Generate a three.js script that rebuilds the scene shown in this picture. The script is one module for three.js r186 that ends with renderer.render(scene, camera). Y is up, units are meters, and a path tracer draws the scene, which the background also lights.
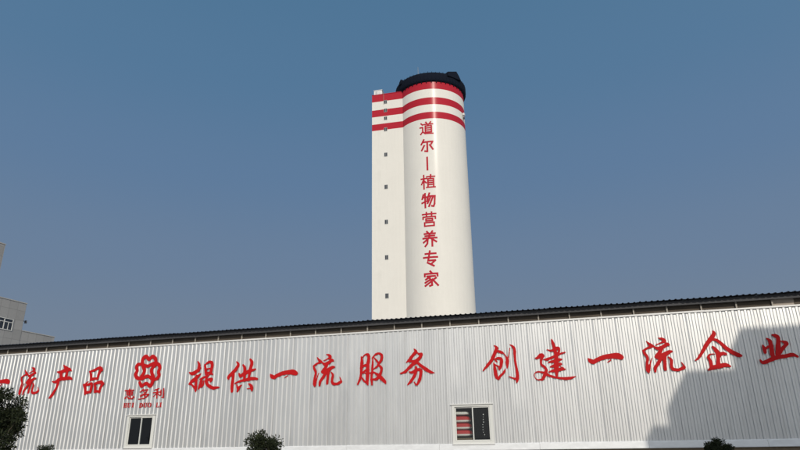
import * as THREE from 'three';
import { mergeGeometries } from 'three/addons/utils/BufferGeometryUtils.js';
import { FontLoader } from 'three/addons/loaders/FontLoader.js';

// ───────────── camera, sky, sun, exposure ─────────────
const EYE = 1.6;
const scene = new THREE.Scene();
const camera = new THREE.PerspectiveCamera(40.87, 16 / 9, 0.1, 6000);
camera.position.set(0, EYE, 0);
camera.rotation.set(0.34481, 0, -0.01598, 'YXZ');

const SUN_AZ = 7 * Math.PI / 180, SUN_EL = 30 * Math.PI / 180;
const SUN = new THREE.Vector3(Math.sin(SUN_AZ) * Math.cos(SUN_EL), Math.sin(SUN_EL), Math.cos(SUN_AZ) * Math.cos(SUN_EL));
const SKY_STOPS = [[-90, .16, .19, .24], [0, .190, .236, .300], [8, .172, .226, .306], [16, .143, .214, .325], [24, .112, .198, .330], [33, .086, .184, .315], [42, .072, .172, .298], [90, .05, .14, .27]];
{
  const W = 1024, H = 512, d = new Float32Array(W * H * 4);
  for (let j = 0; j < H; j++) {
    const el = (j + .5) / H * Math.PI - Math.PI / 2, eld = el * 180 / Math.PI;
    let k = 0; while (k < SKY_STOPS.length - 2 && eld > SKY_STOPS[k + 1][0]) k++;
    const a = SKY_STOPS[k], b = SKY_STOPS[k + 1], f = THREE.MathUtils.smoothstep(eld, a[0], b[0]) * .4 + .6 * THREE.MathUtils.clamp((eld - a[0]) / (b[0] - a[0]), 0, 1);
    for (let i = 0; i < W; i++) {
      const az = ((i + .5) / W - .5) * 2 * Math.PI;
      const x = Math.cos(el) * Math.cos(az), y = Math.sin(el), z = Math.cos(el) * Math.sin(az);
      const g = Math.acos(THREE.MathUtils.clamp(x * SUN.x + y * SUN.y + z * SUN.z, -1, 1)) * 180 / Math.PI;
      const glow = 1.5 * Math.exp(-g / 9) + 1.0 * Math.exp(-g * g / 2300), o = (j * W + i) * 4;
      d[o] = a[1] + (b[1] - a[1]) * f + glow; d[o + 1] = a[2] + (b[2] - a[2]) * f + glow * .95; d[o + 2] = a[3] + (b[3] - a[3]) * f + glow * .86; d[o + 3] = 1;
    }
  }
  const t = new THREE.DataTexture(d, W, H, THREE.RGBAFormat, THREE.FloatType);
  t.mapping = THREE.EquirectangularReflectionMapping; t.magFilter = t.minFilter = THREE.LinearFilter; t.needsUpdate = true;
  scene.background = t; scene.environment = t;
}
const sun = new THREE.DirectionalLight(new THREE.Color(1, .92, .80), 2.35);
sun.position.copy(SUN).multiplyScalar(200); sun.target.position.set(0, 0, 0);
sun.castShadow = true; sun.shadow.mapSize.set(4096, 4096);
Object.assign(sun.shadow.camera, { left: -110, right: 110, top: 110, bottom: -110, near: 1, far: 500 });
scene.add(sun, sun.target);
const renderer = new THREE.WebGLRenderer({ antialias: true });
renderer.toneMapping = THREE.LinearToneMapping;
renderer.toneMappingExposure = 1;
renderer.shadowMap.enabled = true;

// ───────────── helpers ─────────────
let seed = 20240611;
const rnd = () => { seed = (seed + 0x6D2B79F5) | 0; let t = Math.imul(seed ^ (seed >>> 15), 1 | seed); t = (t + Math.imul(t ^ (t >>> 7), 61 | t)) ^ t; return ((t ^ (t >>> 14)) >>> 0) / 4294967296; };
const rr = (a, b) => a + (b - a) * rnd();
const lin = (r, g, b) => new THREE.Color().setRGB(r, g, b);
const hash = (x, y) => { const s = Math.sin(x * 127.1 + y * 311.7) * 43758.5453; return s - Math.floor(s); };
function vnoise(x, y) { const i = Math.floor(x), j = Math.floor(y), u = x - i, v = y - j, s = u * u * (3 - 2 * u), t = v * v * (3 - 2 * v); return THREE.MathUtils.lerp(THREE.MathUtils.lerp(hash(i, j), hash(i + 1, j), s), THREE.MathUtils.lerp(hash(i, j + 1), hash(i + 1, j + 1), s), t); }
const fbm = (x, y) => .5 * vnoise(x, y) + .3 * vnoise(x * 2.1 + 7, y * 2.1) + .2 * vnoise(x * 4.3, y * 4.3 + 3);
const used = {};
const numbered = (n) => { const k = used[n] = (used[n] ?? -1) + 1; return k ? `${n}_${String(k).padStart(3, '0')}` : n; };
function tag(o, label, category, group, kind) { o.userData = { label, category }; if (group) o.userData.group = group; if (kind) o.userData.kind = kind; return o; }
function thing(name, label, category, group) { const g = new THREE.Group(); g.name = numbered(name); scene.add(g); return tag(g, label, category, group); }
function part(name, geo, mat, parent, pos, rot) { const m = new THREE.Mesh(geo, mat); m.name = name; if (pos) m.position.set(...pos); if (rot) m.rotation.set(...rot); parent.add(m); return m; }
function solo(name, geo, mat, label, category, group) { const m = new THREE.Mesh(geo, mat); m.name = numbered(name); scene.add(m); return tag(m, label, category, group); }
function setting(name, geo, mat) { const m = new THREE.Mesh(geo, mat); m.name = name; m.userData = { kind: 'structure' }; scene.add(m); return m; }
const box = (x0, x1, y0, y1, z0, z1) => { const g = new THREE.BoxGeometry(x1 - x0, y1 - y0, z1 - z0); g.translate((x0 + x1) / 2, (y0 + y1) / 2, (z0 + z1) / 2); return g; };
function metricUV(g, s = 1) {           // box projection, uv in metres
  const p = g.attributes.position, n = g.attributes.normal, uv = new Float32Array(p.count * 2);
  for (let i = 0; i < p.count; i++) {
    const ax = Math.abs(n.getX(i)), ay = Math.abs(n.getY(i)), az = Math.abs(n.getZ(i));
    let u, v; if (ay > ax && ay > az) { u = p.getX(i); v = p.getZ(i); } else if (ax > az) { u = p.getZ(i); v = p.getY(i); } else { u = p.getX(i); v = p.getY(i); }
    uv[2 * i] = u * s; uv[2 * i + 1] = v * s;
  }
  g.setAttribute('uv', new THREE.BufferAttribute(uv, 2)); return g;
}
function soup(tris, uvs) {              // triangle list [x,y,z ...] to a flat-shaded geometry
  const g = new THREE.BufferGeometry(); g.setAttribute('position', new THREE.Float32BufferAttribute(tris, 3));
  if (uvs) g.setAttribute('uv', new THREE.Float32BufferAttribute(uvs, 2));
  g.computeVertexNormals(); return g;
}
function quad(out, a, b, c, d) { out.push(...a, ...b, ...c, ...a, ...c, ...d); }
function greyTex(n, fn, rx = 1, ry = 1, srgb = true) {
  const d = new Uint8Array(n * n * 4);
  for (let j = 0; j < n; j++) for (let i = 0; i < n; i++) { const v = fn(i / n, j / n), o = (j * n + i) * 4; const c = Array.isArray(v) ? v : [v, v, v]; for (let k = 0; k < 3; k++) d[o + k] = THREE.MathUtils.clamp(c[k], 0, 1) * 255; d[o + 3] = 255; }
  const t = new THREE.DataTexture(d, n, n); t.wrapS = t.wrapT = THREE.RepeatWrapping; t.repeat.set(rx, ry); t.magFilter = THREE.LinearFilter; t.minFilter = THREE.LinearMipmapLinearFilter; t.generateMipmaps = true;
  if (srgb) t.colorSpace = THREE.SRGBColorSpace; t.needsUpdate = true; return t;
}
const tile = (f) => (u, v) => { const a = f(u, v), b = f(u - 1, v), c = f(u, v - 1), d = f(u - 1, v - 1); return (a * (1 - u) + b * u) * (1 - v) + (c * (1 - u) + d * u) * v; };

// ───────────── materials ─────────────
const std = (o) => new THREE.MeshStandardMaterial(o);
const streak = greyTex(256, (u, v) => { const a = tile((x, y) => fbm(x * 40, y * 3))(u, v), b = tile((x, y) => fbm(x * 6 + 9, y * 6))(u, v); return .90 + .07 * a + .05 * b; });
const sheetRough = greyTex(128, (u, v) => .48 + .2 * tile((x, y) => fbm(x * 5, y * 4))(u, v), 1, 1, false);
const cladMats = [1, .975, .95].map((k) => std({ color: lin(.73 * k, .73 * k, .722 * k), metalness: .86, roughness: .88, roughnessMap: sheetRough, map: streak, side: THREE.DoubleSide }));
const trimMat = std({ color: lin(.70, .69, .67), roughness: .45, metalness: .1 });
const dirtTrim = greyTex(256, (u, v) => { const a = tile((x, y) => fbm(x * 8, y * 20))(u, v); return .86 + .16 * a; });
const stripMat = std({ color: lin(.78, .79, .80), roughness: .5, metalness: .1, map: dirtTrim });
const pvc = std({ color: lin(.64, .64, .61), roughness: .35 });
const glass = new THREE.MeshPhysicalMaterial({ color: lin(.92, .96, .95), transmission: 1, roughness: .02, thickness: 0, ior: 1.5 });
const darkGlass = std({ color: lin(.03, .035, .045), roughness: .08 });
const signRed = new THREE.MeshPhysicalMaterial({ color: lin(.45, .004, .006), roughness: .7, specularIntensity: .45 });
const roofBlue = std({ color: lin(.022, .028, .045), roughness: .6, side: THREE.DoubleSide });
const steelDark = std({ color: lin(.05, .05, .055), roughness: .7 });
const postMat = std({ color: lin(.30, .27, .23), roughness: .6 });
const grain = greyTex(256, (u, v) => { const a = tile((x, y) => fbm(x * 4, y * 30))(u, v), b = tile((x, y) => fbm(x * 9, y * 9))(u, v); return .5 + .55 * a * (0.6 + .4 * b) + .1; });
const boardMats = [[.12, .096, .074], [.10, .08, .062], [.135, .11, .085]].map((c) => std({ color: lin(...c), roughness: .85, map: grain }));
const paleBoard = std({ color: lin(.55, .48, .41), roughness: .8, map: grain });
const stucco = std({ color: lin(.30, .23, .155), roughness: .95, map: greyTex(256, (u, v) => .78 + .25 * tile((x, y) => fbm(x * 18, y * 18))(u, v)) });
const interior = std({ color: lin(.05, .05, .05), roughness: .95 });
const towerTex = greyTex(512, (u, v) => { const a = tile((x, y) => fbm(x * 30, y * 3))(u, v), b = tile((x, y) => fbm(x * 8, y * 8))(u, v), c = tile((x, y) => vnoise(x * 90, y * 90))(u, v); return .93 + .035 * a + .03 * b + .015 * c; }, 1 / 12, 1 / 12);
const gloss = { roughness: .85, specularIntensity: .4, clearcoat: .17, clearcoatRoughness: .23, map: towerTex };
const towerWhite = new THREE.MeshPhysicalMaterial({ color: lin(.75, .725, .67), ...gloss });
const towerRed = new THREE.MeshPhysicalMaterial({ color: lin(.42, .012, .028), ...gloss });
const towerInk = new THREE.MeshPhysicalMaterial({ color: lin(.42, .013, .028), ...gloss, map: null });
const capDark = new THREE.MeshPhysicalMaterial({ color: lin(.006, .009, .018), roughness: .9, specularIntensity: .25, side: THREE.DoubleSide });
const concrete = std({ color: lin(.36, .35, .33), roughness: .92, map: greyTex(512, (u, v) => .75 + .3 * tile((x, y) => fbm(x * 14, y * 14))(u, v), .12, .12) });
const asphalt = std({ color: lin(.33, .32, .30), roughness: .95, map: greyTex(512, (u, v) => .8 + .25 * tile((x, y) => fbm(x * 20, y * 20))(u, v), .05, .05) });

// ───────────── the ground ─────────────
{ const g = new THREE.PlaneGeometry(4000, 4000); g.rotateX(-Math.PI / 2); setting('ground', metricUV(g), asphalt); }

// ───────────── frame of the shed wall: x along the wall, z out of it ─────────────
const A = 0.26298, WALL_Y0 = 1.50, WALL_Y1 = 5.59, T0 = -24.2, T1 = 26.72;
const wallT = new THREE.Vector3(Math.cos(A), 0, Math.sin(A)), wallN = new THREE.Vector3(-Math.sin(A), 0, Math.cos(A)), wallO = new THREE.Vector3(0, 0, -23);
const onWall = (t, h, q = 0) => wallO.clone().addScaledVector(wallT, t).addScaledVector(wallN, q).setY(h);
function aim(o, t, h, q) { o.position.copy(onWall(t, h, q)); o.rotation.y = -A; return o; }

// ───────────── glyphs: brush strokes joined into one outline ─────────────
const GLYPHS = {"提":{"c":[-8.322,4.232],"s":[[-0.358,0.595,0.024,-0.289,0.441,0.056,-0.297,0.249,0.059],[-0.722,0.187,0.014,-0.573,0.126,0.066,-0.395,0.198,0.073,-0.232,0.326,0.045],[-0.667,-0.277,0.031,-0.539,-0.171,0.066,-0.317,-0.006,0.059,-0.157,0.115,0.01],[-0.356,0.012,0.059,-0.357,-0.273,0.052,-0.347,-0.493,0.051,-0.341,-0.609,0.01],[-0.643,-0.294,0.028,-0.52,-0.336,0.028,-0.372,-0.499,0.027],[-0.023,0.451,0.035,0.021,0.283,0.048,0.068,0.074,0.045],[-0.023,0.444,0.021,0.122,0.547,0.045,0.262,0.54,0.059,0.314,0.397,0.059,0.278,0.176,0.055,0.237,0.076,0.045],[0.057,0.287,0.024,0.277,0.294,0.024],[0.09,0.146,0.028,0.295,0.112,0.034,0.363,0.052,0.024],[-0.194,-0.115,0.017,-0.0,-0.041,0.041,0.178,0.006,0.031],[0.116,0.072,0.041,0.107,-0.149,0.048,0.171,-0.34,0.051],[0.141,-0.166,0.038,0.283,-0.125,0.058,0.358,-0.143,0.044,0.311,-0.22,0.034],[-0.129,-0.14,0.045,-0.147,-0.312,0.058,-0.216,-0.482,0.031],[-0.021,-0.191,0.024,-0.024,-0.333,0.034,-0.124,-0.423,0.034],[0.053,-0.194,0.031,0.198,-0.357,0.058,0.409,-0.468,0.061,0.554,-0.473,0.051,0.722,-0.46,0.013]]},
"供":{"c":[-6.596,4.192],"s":[[-0.308,0.553,0.017,-0.222,0.423,0.054,-0.335,0.239,0.064,-0.517,0.058,0.067,-0.625,-0.047,0.054,-0.604,-0.126,0.013],[-0.407,0.069,0.047,-0.422,-0.164,0.057,-0.436,-0.412,0.057,-0.422,-0.603,0.046],[-0.011,0.413,0.024,0.071,0.284,0.057,0.086,0.095,0.057,0.086,-0.122,0.047],[0.293,0.619,0.03,0.378,0.489,0.06,0.326,0.241,0.06,0.3,0.024,0.047,0.27,-0.13,0.04],[-0.162,0.09,0.02,-0.092,-0.022,0.053,0.071,0.065,0.067,0.276,0.15,0.067,0.539,0.216,0.03],[-0.307,-0.299,0.023,-0.118,-0.226,0.037,0.196,-0.173,0.056,0.439,-0.14,0.06,0.64,-0.157,0.04],[-0.007,-0.372,0.008,-0.126,-0.469,0.05,-0.177,-0.612,0.033],[-0.23,-0.364,0.02,-0.185,-0.482,0.036],[0.292,-0.331,0.017,0.404,-0.412,0.053,0.448,-0.536,0.052,0.458,-0.618,0.013],[0.24,-0.516,0.008,0.398,-0.519,0.026]]},
"流":{"c":[-2.969,4.251],"s":[[-0.435,0.498,0.008,-0.362,0.402,0.038,-0.29,0.329,0.048,-0.226,0.304,0.016],[-0.312,0.308,0.038,-0.46,0.248,0.032,-0.568,0.177,0.026],[-0.581,0.184,0.022,-0.537,0.06,0.041,-0.475,-0.087,0.038,-0.521,-0.302,0.038,-0.523,-0.511,0.05,-0.494,-0.602,0.009],[-0.349,-0.093,0.006,-0.41,-0.253,0.016,-0.449,-0.365,0.025,-0.484,-0.513,0.028],[-0.055,0.601,0.01,0.063,0.55,0.045,0.108,0.468,0.051,-0.0,0.425,0.019,-0.164,0.356,0.008],[-0.246,0.314,0.016,-0.111,0.223,0.051,0.053,0.285,0.057,0.176,0.361,0.051,0.23,0.334,0.025],[0.004,0.248,0.044,-0.1,0.071,0.054,-0.221,-0.053,0.035,-0.128,-0.096,0.047,0.028,-0.01,0.076,0.19,0.089,0.054,0.278,0.103,0.028],[-0.062,-0.081,0.044,-0.162,-0.257,0.05,-0.282,-0.425,0.047,-0.304,-0.564,0.028],[0.03,-0.07,0.063,0.022,-0.264,0.044,0.002,-0.507,0.041],[0.155,-0.084,0.016,0.223,-0.198,0.038,0.201,-0.39,0.041,0.237,-0.51,0.047,0.4,-0.534,0.043,0.534,-0.474,0.05,0.576,-0.452,0.028,0.508,-0.278,0.006]]},
"服":{"c":[-1.194,4.206],"s":[[-0.411,0.479,0.012,-0.384,0.304,0.053,-0.402,0.066,0.052,-0.416,-0.17,0.04,-0.462,-0.374,0.037,-0.543,-0.541,0.024],[-0.356,0.458,0.022,-0.228,0.56,0.022,-0.129,0.525,0.053,-0.109,0.38,0.053,-0.144,0.173,0.058,-0.146,-0.122,0.061,-0.161,-0.357,0.058,-0.148,-0.576,0.021],[-0.386,0.11,0.04,-0.21,0.156,0.043],[-0.368,-0.122,0.025,-0.172,-0.003,0.034],[-0.384,-0.13,0.018,-0.146,-0.143,0.018],[-0.383,-0.295,0.018,-0.287,-0.431,0.033,-0.17,-0.508,0.03],[0.05,0.403,0.015,0.044,0.165,0.034,0.028,-0.071,0.034,0.003,-0.305,0.036,0.019,-0.573,0.027],[0.037,0.403,0.022,0.171,0.54,0.028,0.298,0.564,0.037,0.412,0.486,0.04,0.392,0.326,0.043,0.291,0.189,0.04],[0.114,0.399,0.018,0.196,0.306,0.028,0.281,0.198,0.028],[0.281,0.183,0.034,0.218,0.083,0.027,0.091,-0.009,0.018],[0.281,0.124,0.037,0.391,0.025,0.04,0.378,-0.115,0.042,0.295,-0.287,0.061,0.17,-0.384,0.045,-0.025,-0.377,0.021],[0.091,-0.124,0.024,0.208,-0.196,0.039,0.358,-0.325,0.066,0.498,-0.458,0.057,0.55,-0.553,0.018],[-0.098,-0.142,0.018,0.123,-0.143,0.018]]},
"务":{"c":[0.578,4.206],"s":[[-0.105,0.664,0.008,-0.034,0.563,0.051,-0.141,0.436,0.051,-0.268,0.295,0.048,-0.399,0.184,0.015],[-0.022,0.536,0.024,0.093,0.471,0.015],[0.068,0.46,0.027,0.172,0.455,0.051,0.114,0.335,0.054,-0.046,0.191,0.066,-0.28,0.003,0.051,-0.467,-0.163,0.045,-0.628,-0.208,0.024],[-0.322,0.215,0.027,-0.091,0.21,0.045],[-0.016,0.181,0.042,0.148,0.036,0.05,0.356,-0.117,0.059,0.504,-0.207,0.047,0.643,-0.247,0.009],[-0.305,-0.17,0.018,-0.192,-0.195,0.042,-0.054,-0.128,0.05,0.084,-0.1,0.05,0.146,-0.16,0.05,0.113,-0.36,0.05,0.054,-0.529,0.05,-0.036,-0.645,0.026,-0.124,-0.542,0.012],[-0.047,0.013,0.024,-0.038,-0.123,0.05,-0.129,-0.35,0.05,-0.254,-0.517,0.044,-0.375,-0.632,0.018]]},
"创":{"c":[3.629,4.169],"s":[[-0.165,0.663,0.009,-0.079,0.567,0.054,-0.167,0.372,0.054,-0.285,0.151,0.051,-0.456,-0.039,0.045,-0.618,-0.206,0.014],[-0.063,0.466,0.034,0.076,0.41,0.048,0.148,0.373,0.017,0.231,0.261,0.01],[0.214,0.268,0.011,0.271,0.152,0.048,0.261,0.012,0.053,0.245,-0.16,0.008],[0.391,0.542,0.006,0.345,0.346,0.008,0.306,0.207,0.017],[-0.169,0.179,0.02,-0.024,0.206,0.042,0.064,0.156,0.048,0.047,-0.006,0.051,-0.022,-0.176,0.031,-0.051,-0.099,0.02],[-0.149,0.13,0.028,-0.104,0.08,0.017],[-0.218,0.04,0.014,-0.188,-0.191,0.051,-0.161,-0.415,0.056,-0.094,-0.506,0.039,-0.02,-0.426,0.036,0.125,-0.288,0.033,0.177,-0.165,0.006],[-0.176,-0.018,0.02,-0.072,-0.07,0.017,-0.002,-0.088,0.025],[0.403,0.661,0.007,0.516,0.578,0.037,0.551,0.448,0.045,0.543,0.167,0.036,0.564,-0.113,0.036,0.586,-0.363,0.047,0.57,-0.555,0.05,0.543,-0.658,0.014],[0.291,-0.445,0.006,0.404,-0.504,0.022,0.54,-0.548,0.036]]},
"建":{"c":[5.487,4.242],"s":[[-0.598,0.07,0.014,-0.523,0.077,0.044,-0.404,0.171,0.055,-0.329,0.14,0.044,-0.401,0.021,0.036,-0.419,-0.144,0.033,-0.316,-0.247,0.041,-0.267,-0.37,0.046,-0.337,-0.531,0.054,-0.432,-0.668,0.035,-0.536,-0.669,0.016],[-0.297,-0.451,0.035,-0.404,-0.43,0.03,-0.561,-0.401,0.016,-0.658,-0.441,0.01,-0.692,-0.516,0.007,-0.667,-0.604,0.007,-0.59,-0.667,0.012,-0.468,-0.672,0.03],[-0.26,-0.493,0.046,-0.145,-0.566,0.035,0.171,-0.646,0.032,0.464,-0.663,0.045,0.688,-0.616,0.011],[0.019,0.692,0.017,0.052,0.555,0.047,0.082,0.414,0.05,0.117,0.107,0.06,0.098,-0.168,0.081,0.076,-0.385,0.068,0.076,-0.58,0.027],[-0.172,0.346,0.008,-0.033,0.303,0.033,0.138,0.366,0.055,0.242,0.372,0.033,0.218,0.24,0.033,0.115,0.134,0.041],[-0.314,0.009,0.019,-0.198,0.011,0.041,-0.0,0.079,0.036,0.227,0.17,0.03,0.431,0.221,0.014],[-0.159,-0.095,0.019,-0.015,-0.069,0.044,0.208,-0.022,0.044,0.301,-0.013,0.016],[-0.114,-0.254,0.019,0.025,-0.219,0.049,0.22,-0.173,0.043,0.273,-0.176,0.014],[-0.185,-0.42,0.016,-0.046,-0.393,0.043,0.119,-0.362,0.049,0.255,-0.352,0.046,0.368,-0.354,0.019],[0.225,-0.255,0.007,0.313,-0.314,0.022]]},
"企":{"c":[10.754,4.29],"s":[[-0.017,0.623,0.02,0.002,0.537,0.053,-0.12,0.386,0.058,-0.293,0.184,0.055,-0.454,-0.043,0.045,-0.607,-0.231,0.032,-0.698,-0.294,0.017],[-0.094,0.352,0.028,0.047,0.323,0.043,0.189,0.171,0.05,0.327,0.005,0.057,0.493,-0.13,0.064,0.622,-0.201,0.059,0.694,-0.22,0.022],[-0.114,0.122,0.02,-0.044,0.014,0.057,0.012,-0.119,0.062,-0.015,-0.298,0.054,-0.042,-0.451,0.057,-0.048,-0.554,0.049],[0.033,-0.164,0.047,0.161,-0.116,0.052,0.247,-0.144,0.025],[-0.219,-0.118,0.012,-0.295,-0.207,0.037,-0.255,-0.364,0.045,-0.257,-0.519,0.049],[-0.253,-0.118,0.006,-0.079,-0.119,0.006],[-0.37,-0.626,0.017,-0.203,-0.552,0.061,-0.005,-0.515,0.064,0.166,-0.489,0.061,0.3,-0.536,0.024]]},
"业":{"c":[12.509,4.242],"s":[[-0.548,-0.329,0.014,-0.476,-0.418,0.048,-0.288,-0.353,0.056,-0.029,-0.265,0.061,0.216,-0.242,0.053,0.409,-0.208,0.053,0.535,-0.275,0.028],[-0.222,0.335,0.02,-0.151,0.253,0.048,-0.147,0.073,0.056,-0.164,-0.134,0.062,-0.153,-0.283,0.042],[-0.386,0.137,0.014,-0.365,0.04,0.045,-0.356,-0.08,0.045,-0.368,-0.13,0.014],[-0.354,0.0,0.039,-0.198,0.1,0.023],[-0.042,0.445,0.02,0.066,0.403,0.057,0.101,0.299,0.054,0.051,0.062,0.064,0.003,-0.173,0.07],[0.174,0.235,0.011,0.277,0.184,0.05,0.31,0.138,0.045,0.173,0.005,0.045,0.042,-0.151,0.047]]},
"产":{"c":[-15.347,4.3],"s":[[-0.034,0.689,0.016,0.111,0.563,0.07,0.313,0.485,0.058,0.425,0.429,0.012],[-0.316,0.42,0.019,-0.134,0.402,0.066,0.104,0.477,0.077],[-0.105,0.384,0.066,-0.077,0.212,0.065,0.009,0.124,0.058],[0.212,0.404,0.054,0.191,0.218,0.061,0.161,0.1,0.054],[-0.483,0.014,0.019,-0.333,-0.016,0.054,-0.152,0.089,0.065,0.136,0.118,0.069,0.387,0.125,0.065,0.532,0.065,0.011],[-0.177,0.046,0.065,-0.204,-0.223,0.053,-0.313,-0.421,0.05,-0.407,-0.585,0.065,-0.521,-0.682,0.023]]},
"品":{"c":[-13.666,4.27],"s":[[-0.286,0.39,0.023,-0.187,0.211,0.056,-0.172,0.003,0.03],[-0.285,0.383,0.034,-0.065,0.438,0.049,0.204,0.531,0.056,0.333,0.424,0.041],[0.269,0.444,0.064,0.186,0.229,0.056,0.168,0.056,0.041],[-0.15,0.059,0.064,0.17,0.09,0.034],[-0.517,-0.144,0.022,-0.394,-0.314,0.056,-0.352,-0.554,0.033],[-0.466,-0.172,0.045,-0.296,-0.035,0.015],[-0.399,-0.181,0.045,-0.115,-0.125,0.056],[-0.086,-0.193,0.056,-0.096,-0.358,0.056,-0.11,-0.496,0.03],[-0.34,-0.488,0.063,-0.093,-0.457,0.044],[0.031,-0.124,0.026,0.112,-0.299,0.056,0.123,-0.487,0.033],[0.042,-0.138,0.041,0.355,-0.077,0.067,0.506,-0.156,0.033],[0.459,-0.164,0.063,0.371,-0.342,0.055,0.353,-0.512,0.029],[0.141,-0.452,0.059,0.368,-0.46,0.04]]},
"一":{"c":[7.243,4.187],"s":[[-0.581,0.033,0.008,-0.5,-0.063,0.069,-0.398,-0.095,0.069,-0.285,-0.036,0.064,-0.052,0.042,0.069,0.213,0.07,0.082,0.381,0.067,0.097,0.492,0.024,0.084,0.563,0.012,0.026],[0.043,-0.137,0.005,0.157,-0.062,0.018]]},
"惠":{"c":[-11.789,3.652],"s":[[-0.239,0.146,0.023,0.171,0.151,0.023],[-0.032,0.2,0.023,0.008,-0.053,0.023],[-0.143,0.085,0.023,0.123,0.085,0.023,0.128,-0.044,0.023,-0.107,-0.039,0.023,-0.143,0.085,0.023],[-0.133,0.023,0.016,0.125,0.021,0.016],[-0.196,-0.168,0.032,-0.143,-0.106,0.021],[-0.082,-0.098,0.018,-0.03,-0.18,0.027,0.159,-0.195,0.028,0.181,-0.135,0.014],[0.035,-0.095,0.014,0.072,-0.132,0.021],[0.182,-0.09,0.014,0.238,-0.15,0.025]]},
"多":{"c":[-11.092,3.629],"s":[[-0.052,0.2,0.021,-0.119,0.128,0.021,-0.197,0.083,0.018],[-0.107,0.15,0.023,0.161,0.167,0.025,0.1,0.057,0.023,-0.031,-0.019,0.021,-0.176,-0.052,0.014],[-0.049,0.104,0.016,0.021,0.069,0.019],[0.028,0.024,0.021,-0.046,-0.05,0.021,-0.153,-0.104,0.018],[-0.011,-0.026,0.023,0.226,-0.015,0.026,0.156,-0.114,0.025,-0.007,-0.179,0.023,-0.234,-0.204,0.018],[0.015,-0.071,0.014,0.086,-0.106,0.019]]},
"利":{"c":[-10.39,3.628],"s":[[0.003,0.193,0.021,-0.126,0.159,0.023,-0.23,0.137,0.014],[-0.253,0.029,0.021,0.071,0.057,0.023],[-0.084,0.158,0.025,-0.054,-0.193,0.021],[-0.093,0.005,0.018,-0.231,-0.124,0.016],[-0.055,0.007,0.014,0.059,-0.076,0.024],[0.098,0.132,0.023,0.119,-0.072,0.023],[0.22,0.185,0.025,0.249,-0.171,0.024,0.153,-0.155,0.012]]},
"logo":{"c":[-11.043,4.554],"s":[[0.344,0.396,0.054,0.283,0.522,0.058,0.14,0.598,0.058,0.009,0.479,0.055,-0.156,0.613,0.059,-0.278,0.559,0.059,-0.321,0.401,0.058,-0.251,0.2,0.058,-0.161,0.037,0.058,-0.204,-0.115,0.054,-0.299,-0.186,0.036],[-0.25,0.266,0.047,-0.029,0.203,0.054,0.148,0.267,0.058,0.336,0.311,0.058,0.51,0.231,0.058,0.575,0.097,0.057,0.526,-0.051,0.054,0.577,-0.196,0.057,0.509,-0.316,0.057,0.4,-0.357,0.043],[0.329,0.2,0.04,0.196,0.097,0.054,0.194,-0.05,0.057,0.3,-0.25,0.057,0.297,-0.444,0.057,0.218,-0.615,0.057,-0.004,-0.497,0.05,-0.197,-0.599,0.057,-0.321,-0.452,0.047],[-0.334,0.302,0.04,-0.513,0.291,0.058,-0.575,0.181,0.058,-0.514,0.04,0.055,-0.576,-0.116,0.058,-0.468,-0.258,0.058,-0.228,-0.293,0.058,-0.015,-0.211,0.057,0.147,-0.256,0.05,0.236,-0.344,0.032]]}};

function field(strokes, x, y) {
  let best = 1e9;
  for (const s of strokes) for (let i = 0; i + 5 < s.length; i += 3) {
    const ax = s[i], ay = s[i + 1], ar = s[i + 2], bx = s[i + 3] - ax, by = s[i + 4] - ay, br = s[i + 5] - ar;
    const l = bx * bx + by * by, k = l ? Math.min(1, Math.max(0, ((x - ax) * bx + (y - ay) * by) / l)) : 0;
    const dx = x - ax - bx * k, dy = y - ay - by * k, d = Math.sqrt(dx * dx + dy * dy) - ar - br * k;
    if (d < best) best = d;
  }
  return best;
}
function smoothStroke(s, n = 4) {        // Catmull-Rom through the points of a brush stroke
  const P = []; for (let i = 0; i < s.length; i += 3) P.push([s[i], s[i + 1], s[i + 2]]);
  if (P.length < 3) return s;
  const out = [];
  for (let i = 0; i + 1 < P.length; i++) {
    const p0 = P[Math.max(0, i - 1)], p1 = P[i], p2 = P[i + 1], p3 = P[Math.min(P.length - 1, i + 2)];
    for (let k = 0; k < n; k++) { const t = k / n, t2 = t * t, t3 = t2 * t; for (let c = 0; c < 3; c++) { const v = .5 * (2 * p1[c] + (p2[c] - p0[c]) * t + (2 * p0[c] - 5 * p1[c] + 4 * p2[c] - p3[c]) * t2 + (3 * p1[c] - p0[c] - 3 * p2[c] + p3[c]) * t3); out.push(c === 2 ? Math.max(v, .002) : v); } }
  }
  out.push(...P[P.length - 1]); return out;
}
function fieldSquare(strokes, x, y) {     // the same with square stroke ends
  let best = 1e9;
  for (const s of strokes) for (let i = 0; i + 5 < s.length; i += 3) {
    const bx = s[i + 3] - s[i], by = s[i + 4] - s[i + 1], l = Math.hypot(bx, by), r = s[i + 2], px = x - (s[i] + s[i + 3]) / 2, py = y - (s[i + 1] + s[i + 4]) / 2;
    const d = Math.max(Math.abs((px * bx + py * by) / l) - l / 2 - r * .8, Math.abs((px * by - py * bx) / l) - r);
    if (d < best) best = d;
  }
  return best;
}
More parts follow.
